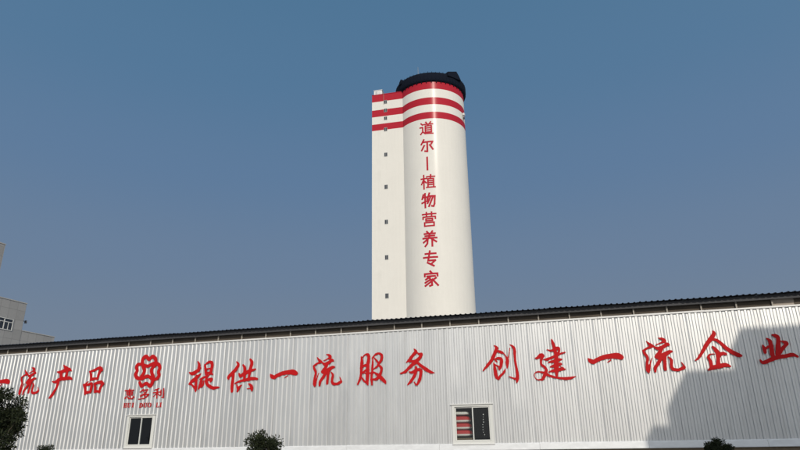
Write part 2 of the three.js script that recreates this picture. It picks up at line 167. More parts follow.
function gridOf(strokes, cell, rough, grow = 0, fn = field) {
  let x0 = 1e9, y0 = 1e9, x1 = -1e9, y1 = -1e9;
  for (const s of strokes) for (let i = 0; i < s.length; i += 3) { x0 = Math.min(x0, s[i] - s[i + 2]); x1 = Math.max(x1, s[i] + s[i + 2]); y0 = Math.min(y0, s[i + 1] - s[i + 2]); y1 = Math.max(y1, s[i + 1] + s[i + 2]); }
  x0 -= 3 * cell; y0 -= 3 * cell; const nx = Math.ceil((x1 - x0) / cell) + 4, ny = Math.ceil((y1 - y0) / cell) + 4, v = new Float32Array(nx * ny);
  for (let j = 0; j < ny; j++) for (let i = 0; i < nx; i++) { const x = x0 + i * cell, y = y0 + j * cell; v[j * nx + i] = fn(strokes, x, y) - grow + (rough ? rough * (fbm(x * 26 + 50, y * 26 + 50) - .5) : 0) + 1e-6; }
  return { x0, y0, nx, ny, v, cell };
}
function outline(g) {                    // marching squares: loops of points, the ink on the left
  const { nx, ny, v, x0, y0, cell } = g, next = new Map(), pt = new Map();
  const cross = (i, j, dir) => { const key = (j * nx + i) * 2 + dir; if (!pt.has(key)) { const a = v[j * nx + i], b = dir ? v[(j + 1) * nx + i] : v[j * nx + i + 1], k = a / (a - b); pt.set(key, [x0 + (i + (dir ? 0 : k)) * cell, y0 + (j + (dir ? k : 0)) * cell]); } return key; };
  for (let j = 0; j + 1 < ny; j++) for (let i = 0; i + 1 < nx; i++) {
    const a = v[j * nx + i] < 0, b = v[j * nx + i + 1] < 0, c = v[(j + 1) * nx + i + 1] < 0, d = v[(j + 1) * nx + i] < 0, code = a | b << 1 | c << 2 | d << 3;
    if (code === 0 || code === 15) continue;
    const B = () => cross(i, j, 0), R = () => cross(i + 1, j, 1), U = () => cross(i, j + 1, 0), L = () => cross(i, j, 1), seg = (p, q) => next.set(p, q);
    switch (code) {                      // from p to q with the ink on the left
      case 1: seg(B(), L()); break; case 2: seg(R(), B()); break; case 3: seg(R(), L()); break; case 4: seg(U(), R()); break;
      case 5: seg(B(), R()); seg(U(), L()); break; case 6: seg(U(), B()); break; case 7: seg(U(), L()); break; case 8: seg(L(), U()); break;
      case 9: seg(B(), U()); break; case 10: seg(L(), B()); seg(R(), U()); break; case 11: seg(R(), U()); break; case 12: seg(L(), R()); break; case 13: seg(B(), R()); break; case 14: seg(L(), B()); break;
    }
  }
  const loops = [];
  while (next.size) { const s = next.keys().next().value; let k = s; const loop = []; while (next.has(k)) { loop.push(pt.get(k)); const n = next.get(k); next.delete(k); k = n; } if (loop.length > 5) loops.push(loop); }
  return loops;
}
function thin(loop, tol) {               // drop points that lie on the line of their neighbours
  const out = [loop[0]];
  for (let i = 1; i < loop.length; i++) {
    const a = out[out.length - 1], c = loop[(i + 1) % loop.length], b = loop[i], dx = c[0] - a[0], dy = c[1] - a[1], l = Math.hypot(dx, dy);
    if (l > 1e-9 && (Math.abs((b[0] - a[0]) * dy - (b[1] - a[1]) * dx) / l > tol || Math.hypot(b[0] - a[0], b[1] - a[1]) > .08)) out.push(b);
  }
  return out;
}
const areaOf = (l) => { let s = 0; for (let i = 0; i < l.length; i++) { const a = l[i], b = l[(i + 1) % l.length]; s += a[0] * b[1] - a[1] * b[0]; } return s / 2; };
const inside = (p, l) => { let c = false; for (let i = 0, j = l.length - 1; i < l.length; j = i++) if ((l[i][1] > p[1]) !== (l[j][1] > p[1]) && p[0] < (l[j][0] - l[i][0]) * (p[1] - l[i][1]) / (l[j][1] - l[i][1]) + l[i][0]) c = !c; return c; };
function glyphSolid(strokes, cell, rough, depth, tol = .0012, grow = 0) {
  const loops = outline(gridOf(strokes, cell, rough, grow)).map((l) => thin(l, tol)).filter((l) => l.length > 3 && Math.abs(areaOf(l)) > 8e-5);
  const sgn = Math.sign(areaOf(loops.reduce((a, b) => (Math.abs(areaOf(a)) > Math.abs(areaOf(b)) ? a : b))));
  const V = (l) => l.map((p) => new THREE.Vector2(p[0], p[1]));
  const outer = loops.filter((l) => Math.sign(areaOf(l)) === sgn), holes = loops.filter((l) => Math.sign(areaOf(l)) !== sgn);
  const shapes = outer.map((l) => { const s = new THREE.Shape(V(l)); for (const h of holes) if (inside(h[0], l)) s.holes.push(new THREE.Path(V(h))); return s; });
  const g = new THREE.ExtrudeGeometry(shapes, { depth, bevelEnabled: false, curveSegments: 1 }); return g;
}

// ───────────── the shed ─────────────
const shed = thing('metal_shed', 'long silver ribbed metal shed with red lettering and a dark corrugated roof', 'shed');
aim(shed, 0, 0, 0);
const WINDOWS = [{ t0: -11.74, t1: -10.42, y0: 1.535, y1: 2.79 }, { t0: 1.81, t1: 3.25, y0: 1.50, y1: 2.81 }];
{
  const lower = part('plinth_wall', metricUV(box(T0, T1, 0, 1.30, -.30, -.07), .6), stucco, shed);
  lower.userData.label = 'tan rendered low wall below the cladding';
  // cladding: sheets of four ribs, each its own mesh, cut round the windows
  const PITCH = .19, RIB = [[0, 0], [.070, 0], [.086, .027], [.150, .027], [.184, 0]];
  const n = Math.ceil((T1 - T0) / (PITCH * 4));
  for (let s = 0; s < n; s++) {
    const ta = T0 + s * PITCH * 4, pts = [];
    for (let k = 0; k < 4; k++) for (const [x, z] of RIB) pts.push([k * PITCH + x, z]);
    pts.push([4 * PITCH - .004, 0], [4 * PITCH + .014, .006]);
    const tris = [], uvs = [], u0 = rr(0, 5), v0 = rr(0, 5);
    const strip = (a, b, y0, y1) => { quad(tris, [a[0], y0, a[1]], [b[0], y0, b[1]], [b[0], y1, b[1]], [a[0], y1, a[1]]); const U = (p, y) => [u0 + (ta + p[0]) * .7, v0 + y * .25]; uvs.push(...U(a, y0), ...U(b, y0), ...U(b, y1), ...U(a, y0), ...U(b, y1), ...U(a, y1)); };
    for (let i = 0; i + 1 < pts.length; i++) {
      let a = pts[i], segs = [[a, pts[i + 1]]];
      for (const w of WINDOWS) for (const e of [w.t0 + .05 - ta, w.t1 - .05 - ta]) segs = segs.flatMap(([p, q]) => { if (e > p[0] + 1e-4 && e < q[0] - 1e-4) { const k = (e - p[0]) / (q[0] - p[0]), m = [e, p[1] + (q[1] - p[1]) * k]; return [[p, m], [m, q]]; } return [[p, q]]; });
      for (const [p, q] of segs) {
        const mid = ta + (p[0] + q[0]) / 2, w = WINDOWS.find((w) => mid > w.t0 + .05 && mid < w.t1 - .05);
        if (w) { strip(p, q, w.y1 - .05, WALL_Y1); if (w.y0 + .05 > WALL_Y0 + .02) strip(p, q, WALL_Y0 - .02, w.y0 + .05); } else strip(p, q, WALL_Y0 - .02, WALL_Y1);
      }
    }
    const m = part('cladding_sheet', soup(tris, uvs), cladMats[Math.floor(rnd() * 3)], shed, [ta, 0, rr(-.002, .002)]);
    m.rotation.y = rr(-.006, .006);
  }
  // base flashing and coping in lengths
  for (let t = 8.236 - 3.456 * 10; t < T1; t += 3.456) {
    const a = Math.max(T0, t), b = Math.min(T1, t + 3.45); if (b - a < .1) continue;
    const s = new THREE.Shape([[-.06, 1.285], [.085, 1.285], [.092, 1.30], [.064, 1.492], [.045, 1.508], [-.06, 1.515]].map((p) => new THREE.Vector2(...p)));
    const g = new THREE.ExtrudeGeometry(s, { depth: b - a, bevelEnabled: false }); g.rotateY(-Math.PI / 2); g.scale(-1, 1, 1); flip(g);
    const gg = g; gg.translate(a, 0, 0); metricUV(gg, .5);
    part('base_flashing', gg, stripMat, shed, [0, rr(-.003, .003), rr(-.003, .003)]);
  }
  for (let t = 8.236 - 3.456 * 10 - 1.1; t < T1; t += 3.456) { const a = Math.max(T0, t), b = Math.min(T1, t + 3.452); if (b - a > .1) part('top_flashing', box(a, b, 5.575, 5.63, -.05, .052), trimMat, shed, [0, rr(-.003, .003), 0]); }
  // open strip below the eave: posts, weathered boards, purlins
  const P0 = -0.30 - 1.083 * 22;
  for (let i = 0; i < 50; i++) {
    const t = P0 + i * 1.083; if (t < T0 + .1 || t > T1 - .1) continue;
    part('clerestory_post', box(t - .022, t + .022, 5.645, 6.02, -.075, -.03), postMat, shed, [0, 0, rr(-.005, .005)]);
    if (t + 1.083 < T1) for (let r = 0; r < 3; r++) {
      const pale = Math.abs(t - 12.70) < .3 && r < 2, m = pale ? paleBoard : boardMats[Math.floor(rnd() * 3)], y = 5.60 + r * .138;
      const len = pale ? .655 : 1.075, g = metricUV(box(0, len, -.066, .066, -.0125, .0125)); const uv = g.attributes.uv; const o = rnd() * 7; for (let k = 0; k < uv.count; k++) uv.setXY(k, uv.getX(k) * .4 + o, uv.getY(k) * .6 + o);
      part('clerestory_board', g, m, shed, [t + .004, y + .066, -.112 + rr(-.012, .008)], [rr(-.12, .06), rr(-.006, .006), rr(-.004, .004)]);
      if (pale) part('clerestory_board', metricUV(box(t + .665, t + 1.08, y, y + .132, -.125, -.1)), boardMats[2], shed);
    }
  }
  part('eave_purlin', box(T0, T1, 5.845, 6.005, .03, .075), steelDark, shed);
  // roof: corrugated sheets on a shallow gable
  const RP = [[0, 0], [.075, 0], [.093, .025], [.132, .025], [.15, 0], [.19, 0]], LEN = 9.3, slope = .1;
  const tris = [];
  for (let k = 0; k < 4; k++) for (let i = 0; i + 1 < RP.length; i++) {
    const a = RP[i], b = RP[i + 1], xa = k * .19 + a[0], xb = k * .19 + b[0];
    for (const o of [0, -.006]) quad(tris, [xa, a[1] + o, 0], [xb, b[1] + o, 0], [xb, b[1] + o, -LEN], [xa, a[1] + o, -LEN]);
    quad(tris, [xa, a[1] - .006, 0], [xb, b[1] - .006, 0], [xb, b[1], 0], [xa, a[1], 0]);
  }
  const sheet = soup(tris);
  for (let s = 0; s * .76 < T1 - T0; s++) for (const back of [0, 1]) {
    const m = part('roof_sheet', sheet, roofBlue, shed, back ? [T0 + (s + 1) * .76, 6.015, -18.1] : [T0 + s * .76, 6.012 + rr(-.006, .006), .25 + rr(-.012, .012)]);
    m.rotation.order = 'YXZ'; if (back) m.rotation.y = Math.PI; m.rotation.x = Math.atan(slope);
  }
  for (const q of [-3, -6, -9, -12, -15]) part('purlin', box(T0, T1, 5.7 + .1 * (9 - Math.abs(q + 9)) + .05, 5.86 + .1 * (9 - Math.abs(q + 9)) + .05, q - .04, q + .04), steelDark, shed);
  part('rear_wall', box(T0, T1, 0, 6.0, -18, -17.8), interior, shed);
  for (const t of [T0, T1 - .06]) { const s = new THREE.Shape([[.0, 0], [0, 5.98], [-9, 6.86], [-18, 5.98], [-18, 0]].map((p) => new THREE.Vector2(...p))); const g = new THREE.ExtrudeGeometry(s, { depth: .06, bevelEnabled: false }); g.rotateY(-Math.PI / 2); g.scale(-1, 1, -1); flip(g); flip(g); g.rotateY(0); g.translate(t, 0, 0); const bb = (g.computeBoundingBox(), g.boundingBox); g.translate(t - bb.min.x, 0, -.03 - bb.max.z); part('gable_wall', g, cladMats[1], shed); }
  part('interior_partition', box(T0 + .1, T1 - .1, .02, 5.5, -4.1, -4), interior, shed);
  // sliding windows
  for (const w of WINDOWS) {
    const win = new THREE.Group(); win.name = 'window'; win.position.set((w.t0 + w.t1) / 2, w.y0, 0); shed.add(win);
    const hw = (w.t1 - w.t0) / 2, H = w.y1 - w.y0;
    const flange = [box(-hw, -hw + .1, 0, H, -.03, .045), box(hw - .1, hw, 0, H, -.03, .045), box(-hw + .1, hw - .1, 0, .09, -.03, .043), box(-hw + .1, hw - .1, H - .07, H, -.03, .043)];
    part('frame', mergeGeometries(flange), pvc, win);
    part('drip_cap', box(-hw - .05, hw + .04, H + .002, H + .026, -.01, .085), trimMat, win);
    part('sill', box(-hw - .02, hw + .03, -.022, -.002, -.01, .10), trimMat, win);
    for (const s of [-1, 1]) {
      const a = s < 0 ? -hw + .103 : .0, b = s < 0 ? .035 : hw - .103, z = s < 0 ? -.012 : .012;
      part('sash', mergeGeometries([box(a, a + .035, .095, H - .075, z - .01, z + .01), box(b - .035, b, .095, H - .075, z - .01, z + .01), box(a + .035, b - .035, .095, .13, z - .009, z + .009), box(a + .035, b - .035, H - .108, H - .075, z - .009, z + .009)]), pvc, win);
      const g = new THREE.PlaneGeometry(b - a - .07, H - .238); part('pane', g, glass, win, [(a + b) / 2, (.13 + H - .108) / 2, z]);
    }
  }
}
function flip(g) { if (g.index) { const i = g.index; for (let k = 0; k < i.count; k += 3) { const a = i.getX(k); i.setX(k, i.getX(k + 1)); i.setX(k + 1, a); } } else { const p = g.attributes; for (const n of Object.keys(p)) { const at = p[n], s = at.itemSize; for (let k = 0; k < at.count; k += 3) for (let c = 0; c < s; c++) { const x = at.array[k * s + c]; at.array[k * s + c] = at.array[(k + 1) * s + c]; at.array[(k + 1) * s + c] = x; } } } g.computeVertexNormals(); return g; }

// bags stacked behind the window, beads beside them
{
  const red = std({ color: lin(.36, .014, .014), roughness: .7 }), white = std({ color: lin(.55, .53, .50), roughness: .6 });
  const half = (up) => { const g = new THREE.SphereGeometry(1, 28, 14); const p = g.attributes.position; for (let i = 0; i < p.count; i++) { const s = (v, e) => Math.sign(v) * Math.pow(Math.abs(v), e); p.setXYZ(i, s(p.getX(i), .35) * .37, up ? Math.max(.0, s(p.getY(i), .6)) * .135 : Math.min(0, s(p.getY(i), .6)) * .085, s(p.getZ(i), .35) * .28); } g.computeVertexNormals(); return g; };
  for (let k = 0; k < 4; k++) {
    const b = thing('fertiliser_bag', ['red and white sack at the foot of the pile behind the window', 'red and white sack second from the foot of the pile behind the window', 'red and white sack second from the top of the pile behind the window', 'mostly white sack on top of the pile behind the window'][k], 'sack', 'sacks piled behind the window');
    aim(b, 2.03 + k * -.012, 1.80 + k * .235, -.45);
    part('printed_top', half(true), k === 3 ? white : red, b, [0, .03, 0]); part('pale_underside', half(false), white, b, [0, .03, 0]);
    b.rotation.y += rr(-.05, .05); if (k === 3) b.scale.set(.97, .6, 1);
  }
  const t = thing('crate', 'dark crate under the red and white sacks', 'crate'); aim(t, 2.03, 0, -.45);
  part('crate_body', box(-.45, .45, 0, 1.70, -.3, .3), std({ color: lin(.12, .09, .06), roughness: .9 }), t);
  const s = thing('bead_string', 'string of small white beads hanging behind the right window pane', 'bead string'); aim(s, 2.88, 2.72, -.22);
  part('cord', new THREE.CylinderGeometry(.003, .003, 1.1, 6), steelDark, s, [0, -.55, 0]);
  const bg = new THREE.SphereGeometry(1, 12, 8), bm = std({ color: lin(.7, .7, .7), roughness: .25 });
  for (let k = 0; k < 9; k++) { const b = part('bead', bg, bm, s, [rr(-.03, .03), -.25 - k * .085, rr(-.02, .02)]); b.scale.setScalar(rr(.008, .022)); }
}

// ───────────── lettering on the wall ─────────────
const CHAR_LABEL = { '提': 'after the emblem, first of its phrase', '供': 'second of the phrase after the emblem', '服': 'fifth of the phrase after the emblem', '务': 'last of the phrase after the emblem', '创': 'above the window with the sacks', '建': 'second after the window with the sacks', '企': 'half in the shadow edge on the wall', '业': 'fully inside the shadow on the wall', '产': 'third of the phrase before the emblem', '品': 'just before the emblem' };
const GROUP = 'red brush characters along the shed wall';
const BRUSH = {};
for (const k of Object.keys(GLYPHS)) { const small = '惠多利'.includes(k); BRUSH[k] = glyphSolid(GLYPHS[k].s.map((s) => (small ? s : smoothStroke(k === 'logo' ? s.map((v, i) => (i % 3 === 2 ? v * 1.3 : v)) : s))), small ? .007 : .0105, small ? 0 : k === 'logo' ? .004 : .02, .016, small ? .0006 : .0012, small || k === 'logo' ? 0 : .006); }
function mount(name, geo, t, h, label, category, group, s = [1, 1]) { const m = solo(name, geo, signRed, label, category, group); aim(m, t, h, .030); m.scale.set(s[0], s[1], 1); m.rotation.z = 0; return m; }
for (const k of Object.keys(CHAR_LABEL)) mount('sign_character', BRUSH[k], ...GLYPHS[k].c, `red brush character ${k} on the ribbed wall, ${CHAR_LABEL[k]}`, 'sign character', GROUP);
mount('sign_character', BRUSH['流'], -2.975, 4.245, 'red brush character 流 on the ribbed wall, fourth of the phrase after the emblem', 'sign character', GROUP);
mount('sign_character', BRUSH['流'], 9.08, 4.22, 'red brush character 流 on the ribbed wall, beside the edge of the shadow', 'sign character', GROUP, [1.04, .95]);
mount('sign_character', BRUSH['流'], -17.04, 4.38, 'red brush character 流 on the ribbed wall, beside the big dark tree', 'sign character', GROUP, [.92, .98]);
mount('sign_character', BRUSH['一'], 7.24, 4.19, 'red single-stroke character 一 on the ribbed wall, third after the window with the sacks', 'sign character', GROUP);
mount('sign_character', BRUSH['一'], -4.8, 4.16, 'red single-stroke character 一 on the ribbed wall, third after the emblem', 'sign character', GROUP);
mount('sign_character', BRUSH['一'], -18.75, 4.36, 'red single-stroke character 一 on the ribbed wall, partly behind the big dark tree', 'sign character', GROUP);
mount('emblem', BRUSH.logo, ...GLYPHS.logo.c, 'red knotted four-lobed emblem above three small characters on the wall', 'emblem');
for (const [k, w] of [['惠', 'first'], ['多', 'middle'], ['利', 'last']]) mount('name_character', BRUSH[k], ...GLYPHS[k].c, `small red character ${k}, ${w} of the three under the emblem`, 'sign character', 'small characters under the emblem');
{
  const font = await new FontLoader().loadAsync('fonts/droid/droid_serif_bold.typeface.json');
  const word = (txt, tc, h, width, which) => {
    const n = txt.length, step = width / n;
    [...txt].forEach((ch, i) => {
      const g = new THREE.ExtrudeGeometry(font.generateShapes(ch, .2), { depth: .02, bevelEnabled: false, curveSegments: 4 }); g.computeBoundingBox(); const b = g.boundingBox;
      g.translate(-(b.min.x + b.max.x) / 2, -(b.min.y + b.max.y) / 2, 0);
      const sx = Math.min(1, step * .86 / (b.max.x - b.min.x)), sy = .18 / (b.max.y - b.min.y);
      mount('name_letter', g, tc + (i - (n - 1) / 2) * step, h, `small thin red letter ${ch} of the word ${txt} above the window`, 'letter', 'latin letters under the emblem', [sx, sy]);
    });
  };
  word('HUI', -11.74, 3.20, .55); word('DUO', -10.96, 3.18, .60); word('LI', -10.30, 3.17, .30);
}

// ───────────── the tower ─────────────
const TOWER_R = 8.04;
const tower = thing('silo_tower', 'tall white round tower with a square stair shaft, red bands and red characters', 'tower');
tower.position.set(8.089, 0, -130); tower.rotation.y = -.2182;
{
  const bands = [[0, 71.26, 0], [71.26, 72.97, 1], [72.97, 74.95, 0], [74.95, 76.80, 1], [76.80, 79.07, 0], [79.07, 80.97, 1]];
  const X0 = -13.55, X1 = -5.2, Z1 = 5.38, Z0 = -4.2;
  for (const [y0, y1, r] of bands) {
    const g = new THREE.CylinderGeometry(TOWER_R, TOWER_R, y1 - y0, 160, Math.max(1, Math.round((y1 - y0) / 12)), true); g.translate(0, (y0 + y1) / 2, 0);
    const uv = g.attributes.uv, p = g.attributes.position; for (let i = 0; i < uv.count; i++) uv.setXY(i, uv.getX(i) * 48, p.getY(i));
    part(r ? 'red_band' : 'round_wall', g, r ? towerRed : towerWhite, tower);
    const t = []; const c = [[X1, Z1], [X1, Z0], [X0, Z0], [X0, Z1]];
    for (let i = 0; i < 4; i++) { const a = c[i], b = c[(i + 1) % 4]; quad(t, [b[0], y0, b[1]], [a[0], y0, a[1]], [a[0], y1, a[1]], [b[0], y1, b[1]]); }
    part(r ? 'shaft_red_band' : 'shaft_wall', metricUV(soup(t)), r ? towerRed : towerWhite, tower);
  }
  part('shaft_roof', box(X0 + .01, X1, 80.7, 80.9, Z0 + .01, Z1 - .01), concrete, tower);
  part('shaft_coping', mergeGeometries([box(X0 - .06, X0 + .2, 80.972, 81.1, Z0, Z1 + .06), box(X0 + .2, X1 - .9, 80.972, 81.1, Z1 - .2, Z1 + .06)]), towerRed, tower);
  // stair windows
  for (const [y, hh] of [[78.75, .95], [76.45, .95], [74.3, .9], [71.3, .95], [64.7, 1.0], [56.5, 1.05], [47.98, 1.05], [39.7, 1.05], [31.1, 1.1], [22.4, 1.1]]) {
    const w = new THREE.Group(); w.name = 'stair_window'; w.position.set(-10.2, y, Z1); tower.add(w); const hw = .39;
    const fr = std({ color: lin(.35, .36, .36), roughness: .5 });
    part('frame', mergeGeometries([box(-hw, -hw + .06, -hh / 2, hh / 2, .004, .07), box(hw - .06, hw, -hh / 2, hh / 2, .004, .07), box(-hw + .06, hw - .06, hh / 2 - .06, hh / 2, .004, .068), box(-hw + .06, hw - .06, -hh / 2, -hh / 2 + .06, .004, .068), box(-.03, .03, -hh / 2 + .06, hh / 2 - .06, .004, .066)]), fr, w);
    for (const s of [-1, 1]) part('pane', box(Math.min(s * .03, s * (hw - .06)), Math.max(s * .03, s * (hw - .06)), -hh / 2 + .06, hh / 2 - .06, .006, .02), darkGlass, w);
  }
  // painted characters, bent round the wall
  const U = {
    '道': ['12,8 25,21', '4,39 24,39 24,72 8,90', '24,73 42,88 99,90', '48,1 55,12', '84,1 76,12', '34,18 99,18', '66,18 62,30', '44,31 88,31 88,78 44,78 44,31', '44,47 88,47', '44,62 88,62'],
    '尔': ['30,2 10,36', '22,21 93,20 83,38', '54,22 54,92 36,88', '32,46 12,80', '72,44 94,78'],
    '一': ['50,4 50,96'],
    '植': ['1,26 40,26', '21,1 21,99', '20,32 3,66', '22,40 38,57', '42,14 99,14', '71,1 68,28', '50,29 90,29 90,86', '50,29 50,86', '50,43 90,43', '50,57 90,57', '50,71 90,71', '40,90 100,90'],
    '物': ['14,8 5,38', '10,27 43,27', '26,1 26,99', '3,66 43,53', '57,1 42,42', '51,22 95,22 91,76 84,94 71,91', '66,24 43,71', '82,26 52,93'],
    '营': ['3,14 97,14', '32,1 32,27', '68,1 68,27', '7,47 7,33 93,33 93,47', '27,46 73,46 73,60 27,60 27,46', '17,72 83,72 83,95 17,95 17,72'],
    '养': ['31,1 40,12', '69,1 60,12', '13,16 87,16', '18,31 82,31', '3,46 97,46', '49,15 45,46 6,73', '54,46 94,72', '35,62 32,82 17,99', '66,61 66,100'],
    '专': ['15,18 87,18', '3,42 97,42', '47,1 34,63 82,63 56,85', '29,76 72,99'],
    '家': ['45,1 54,11', '7,33 7,17 93,17 93,33', '23,33 77,33', '49,34 13,53', '39,45 54,64 56,90 40,95', '47,54 9,73', '52,67 9,93', '83,45 60,58', '58,53 95,93'],
  };
  [...'道尔一植物营养专家'].forEach((ch, i) => {
    const strokes = U[ch].map((s) => s.split(' ').flatMap((p) => { const [x, y] = p.split(',').map(Number); return [(x - 50) * .0315, (50 - y) * .0335, ch === '一' ? .20 : '道植营'.includes(ch) ? .175 : .205]; }));
    const g = gridOf(strokes, .055, 0, 0, fieldSquare), { nx, ny, v, x0, y0, cell } = g, tris = [], yc = 68.75 - i * 4.41, RR = TOWER_R + .02;
    const P = (x, y) => { const a = x / RR - .005; return [RR * Math.sin(a), yc + y, RR * Math.cos(a)]; };
    for (let b = 0; b + 1 < ny; b++) for (let a = 0; a + 1 < nx; a++) {
      const q = [[a, b], [a + 1, b], [a + 1, b + 1], [a, b + 1]], poly = [];
      for (let k = 0; k < 4; k++) { const [i0, j0] = q[k], [i1, j1] = q[(k + 1) % 4], f0 = v[j0 * nx + i0], f1 = v[j1 * nx + i1]; if (f0 < 0) poly.push([i0, j0]); if ((f0 < 0) !== (f1 < 0)) { const t = f0 / (f0 - f1); poly.push([i0 + (i1 - i0) * t, j0 + (j1 - j0) * t]); } }
      for (let k = 1; k + 1 < poly.length; k++) for (const m of [0, k, k + 1]) tris.push(...P(x0 + poly[m][0] * cell, y0 + poly[m][1] * cell));
    }
    const geo = soup(tris), pos = geo.attributes.position, nn = geo.attributes.normal; for (let k = 0; k < pos.count; k++) nn.setXYZ(k, pos.getX(k) / RR, 0, pos.getZ(k) / RR);
    const m = part('painted_character', geo, towerInk, tower); m.userData.label = ch === '一' ? 'red upright dash painted on the round wall' : `red painted character ${ch}`;
  });
  // dark crown
  const prof = [[7.9, 80.985], [8.12, 80.99], [8.28, 81.10], [8.58, 81.42], [8.64, 83.15], [8.50, 83.22], [8.36, 83.0], [8.36, 81.6]].map((p) => new THREE.Vector2(...p));
  const crown = part('crown', new THREE.LatheGeometry(prof, 120), capDark, tower);
  const deck = new THREE.CylinderGeometry(8.0, 8.0, .2, 64); deck.translate(0, 81.5, 0); part('top_deck', deck, concrete, tower);
  const br = box(-.09, .09, -.26, .08, 0, .22);
  for (let k = 0; k < 44; k++) { const a = k / 44 * Math.PI * 2 + .05; part('bracket', br, capDark, tower, [Math.sin(a) * 8.05, 80.98, Math.cos(a) * 8.05], [0, a, 0]); }
  const rib = box(-.05, .05, -1.75, .08, 0, .06);
  for (let k = 0; k < 60; k++) { const a = k / 60 * Math.PI * 2; part('crown_rib', rib, capDark, tower, [Math.sin(a) * 8.6, 83.15 + rr(0, .22), Math.cos(a) * 8.6], [0, a, 0]); }
  // hoods on the rim
  const hood = (a, w, h, skew) => { const s = new THREE.Shape([[-w / 2, 0], [w / 2 + skew * .6, 0], [w / 2 + skew * .1, h * .55], [w * .32, h], [-w / 2, h * .5]].map((p) => new THREE.Vector2(...p))); const g = new THREE.ExtrudeGeometry(s, { depth: 1.5, bevelEnabled: true, bevelSize: .04, bevelThickness: .04, bevelSegments: 1 }); part('roof_hood', g, capDark, tower, [Math.sin(a) * 7.3, 82.6, Math.cos(a) * 7.3], [0, a, 0]); };
  hood(.2182 + .62, 3.2, 2.0, 1.2); hood(.2182 - 1.02, .9, 1.2, 0);
  const rod = new THREE.CylinderGeometry(.03, .05, 2.6, 8); part('lightning_rod', rod, postMat, tower, [-1.6, 84.4, 7.6]);
  // white cabinet on the stair shaft, its pipe, a lamp bracket on the round wall
  const cab = part('roof_cabinet', box(-13.1, -11.1, 81.1, 82.35, 3.4, 5.2), trimMat, tower);
  part('cabinet_panel', box(-12.75, -12.2, 81.35, 82.1, 5.2, 5.23), std({ color: lin(.45, .46, .47), roughness: .5 }), cab); part('cabinet_panel', box(-12.0, -11.45, 81.35, 82.1, 5.2, 5.23), std({ color: lin(.6, .6, .6), roughness: .5 }), cab);
  part('cabinet_top', box(-13.2, -11.0, 82.35, 82.45, 3.3, 5.3), trimMat, cab);
  part('conduit', new THREE.CylinderGeometry(.04, .04, 3, 8), postMat, tower, [-10.62, 79.6, 5.44]);
  const a = .2182 + 1.12, lamp = new THREE.Group(); lamp.name = 'wall_lamp'; lamp.position.set(Math.sin(a) * 8.04, 74.2, Math.cos(a) * 8.04); lamp.rotation.y = a; tower.add(lamp);
  part('bracket_arm', box(-.06, .06, -.9, .9, 0, .12), postMat, lamp); part('lamp_housing', box(-.28, .28, .2, .75, .13, .5), trimMat, lamp); part('lamp_housing', box(-.2, .2, -.75, -.35, .13, .4), steelDark, lamp);
}

// ───────────── tiled building beyond the shed ─────────────
{
  const joints = greyTex(512, (u, v) => { const gx = (u * 4) % 1, gy = (v * 4) % 1, j = (gx < .02 || gx > .98 || gy < .02 || gy > .98) ? .86 : 1; const c = .94 + .06 * hash(Math.floor(u * 4), Math.floor(v * 4)); return j * c * (.95 + .06 * tile((x, y) => fbm(x * 24, y * 24))(u, v)); }, 1 / 4.4, 1 / 4.4);
  const tileMat = std({ color: lin(.36, .352, .342), roughness: .6, map: joints });
  const b = thing('tiled_building', 'grey tiled building with stepped flat roofs and white windows beyond the shed', 'building');
  b.position.set(-43.77, 0, -69.34); b.rotation.y = -A;
  part('wall', metricUV(box(-20, 0, 0, 17.43, 0, 14)), tileMat, b);
  part('lower_wing', metricUV(box(-20, -.04, 0, 14.29, -4.87, -.002)), tileMat, b);
  part('stair_block', metricUV(box(-20, -.08, 17.432, 23.4, 4.26, 13.9)), tileMat, b);
  const cop = std({ color: lin(.42, .41, .39), roughness: .7 });
  part('coping', box(-20, .05, 17.432, 17.53, -.05, 4.2), cop, b); part('coping', box(-20, .01, 14.292, 14.38, -4.92, -.06), cop, b); part('coping', box(-20, -.03, 23.402, 23.5, 4.21, 13.9), cop, b);
  for (const [z0, y0] of [[1.35, 14.06], [6.2, 14.06], [10.6, 14.06], [1.35, 10.5], [6.2, 10.5], [10.6, 10.5], [7.5, 19.2]]) {
    const w = new THREE.Group(); w.name = 'window'; w.position.set(y0 > 18 ? -.08 : 0, y0, z0); b.add(w); const W = 2.3, H = 1.3, f = .07;
    part('frame', mergeGeometries([box(.004, .07, 0, H, 0, f), box(.004, .07, 0, H, W - f, W), box(.004, .07, 0, f, f, W - f), box(.004, .07, H - f, H, f, W - f), box(.004, .066, f, H - f, W / 2 - .045, W / 2 + .045), box(.004, .062, H * .66, H * .66 + f, f, W - f), box(.004, .058, f, H * .66, W * .25 - .03, W * .25 + .03), box(.004, .058, f, H * .66, W * .75 - .03, W * .75 + .03)]), pvc, w);
    for (const [y, h2] of [[f, H * .66], [H * .66 + f, H - f]]) for (const [p, q] of [[f, W / 2 - .045], [W / 2 + .045, W - f]]) part('pane', box(.006, .02, y, h2, p, q), darkGlass, w);
  }
  const l = new THREE.Group(); l.name = 'wall_lamp'; l.position.set(-.3, 15.5, 0); b.add(l);
  part('arm', box(-.04, .04, -.04, .04, -.45, -.002), steelDark, l); const h = new THREE.CylinderGeometry(.10, .15, .32, 12); part('lamp_head', h, steelDark, l, [0, -.05, -.6]);
}

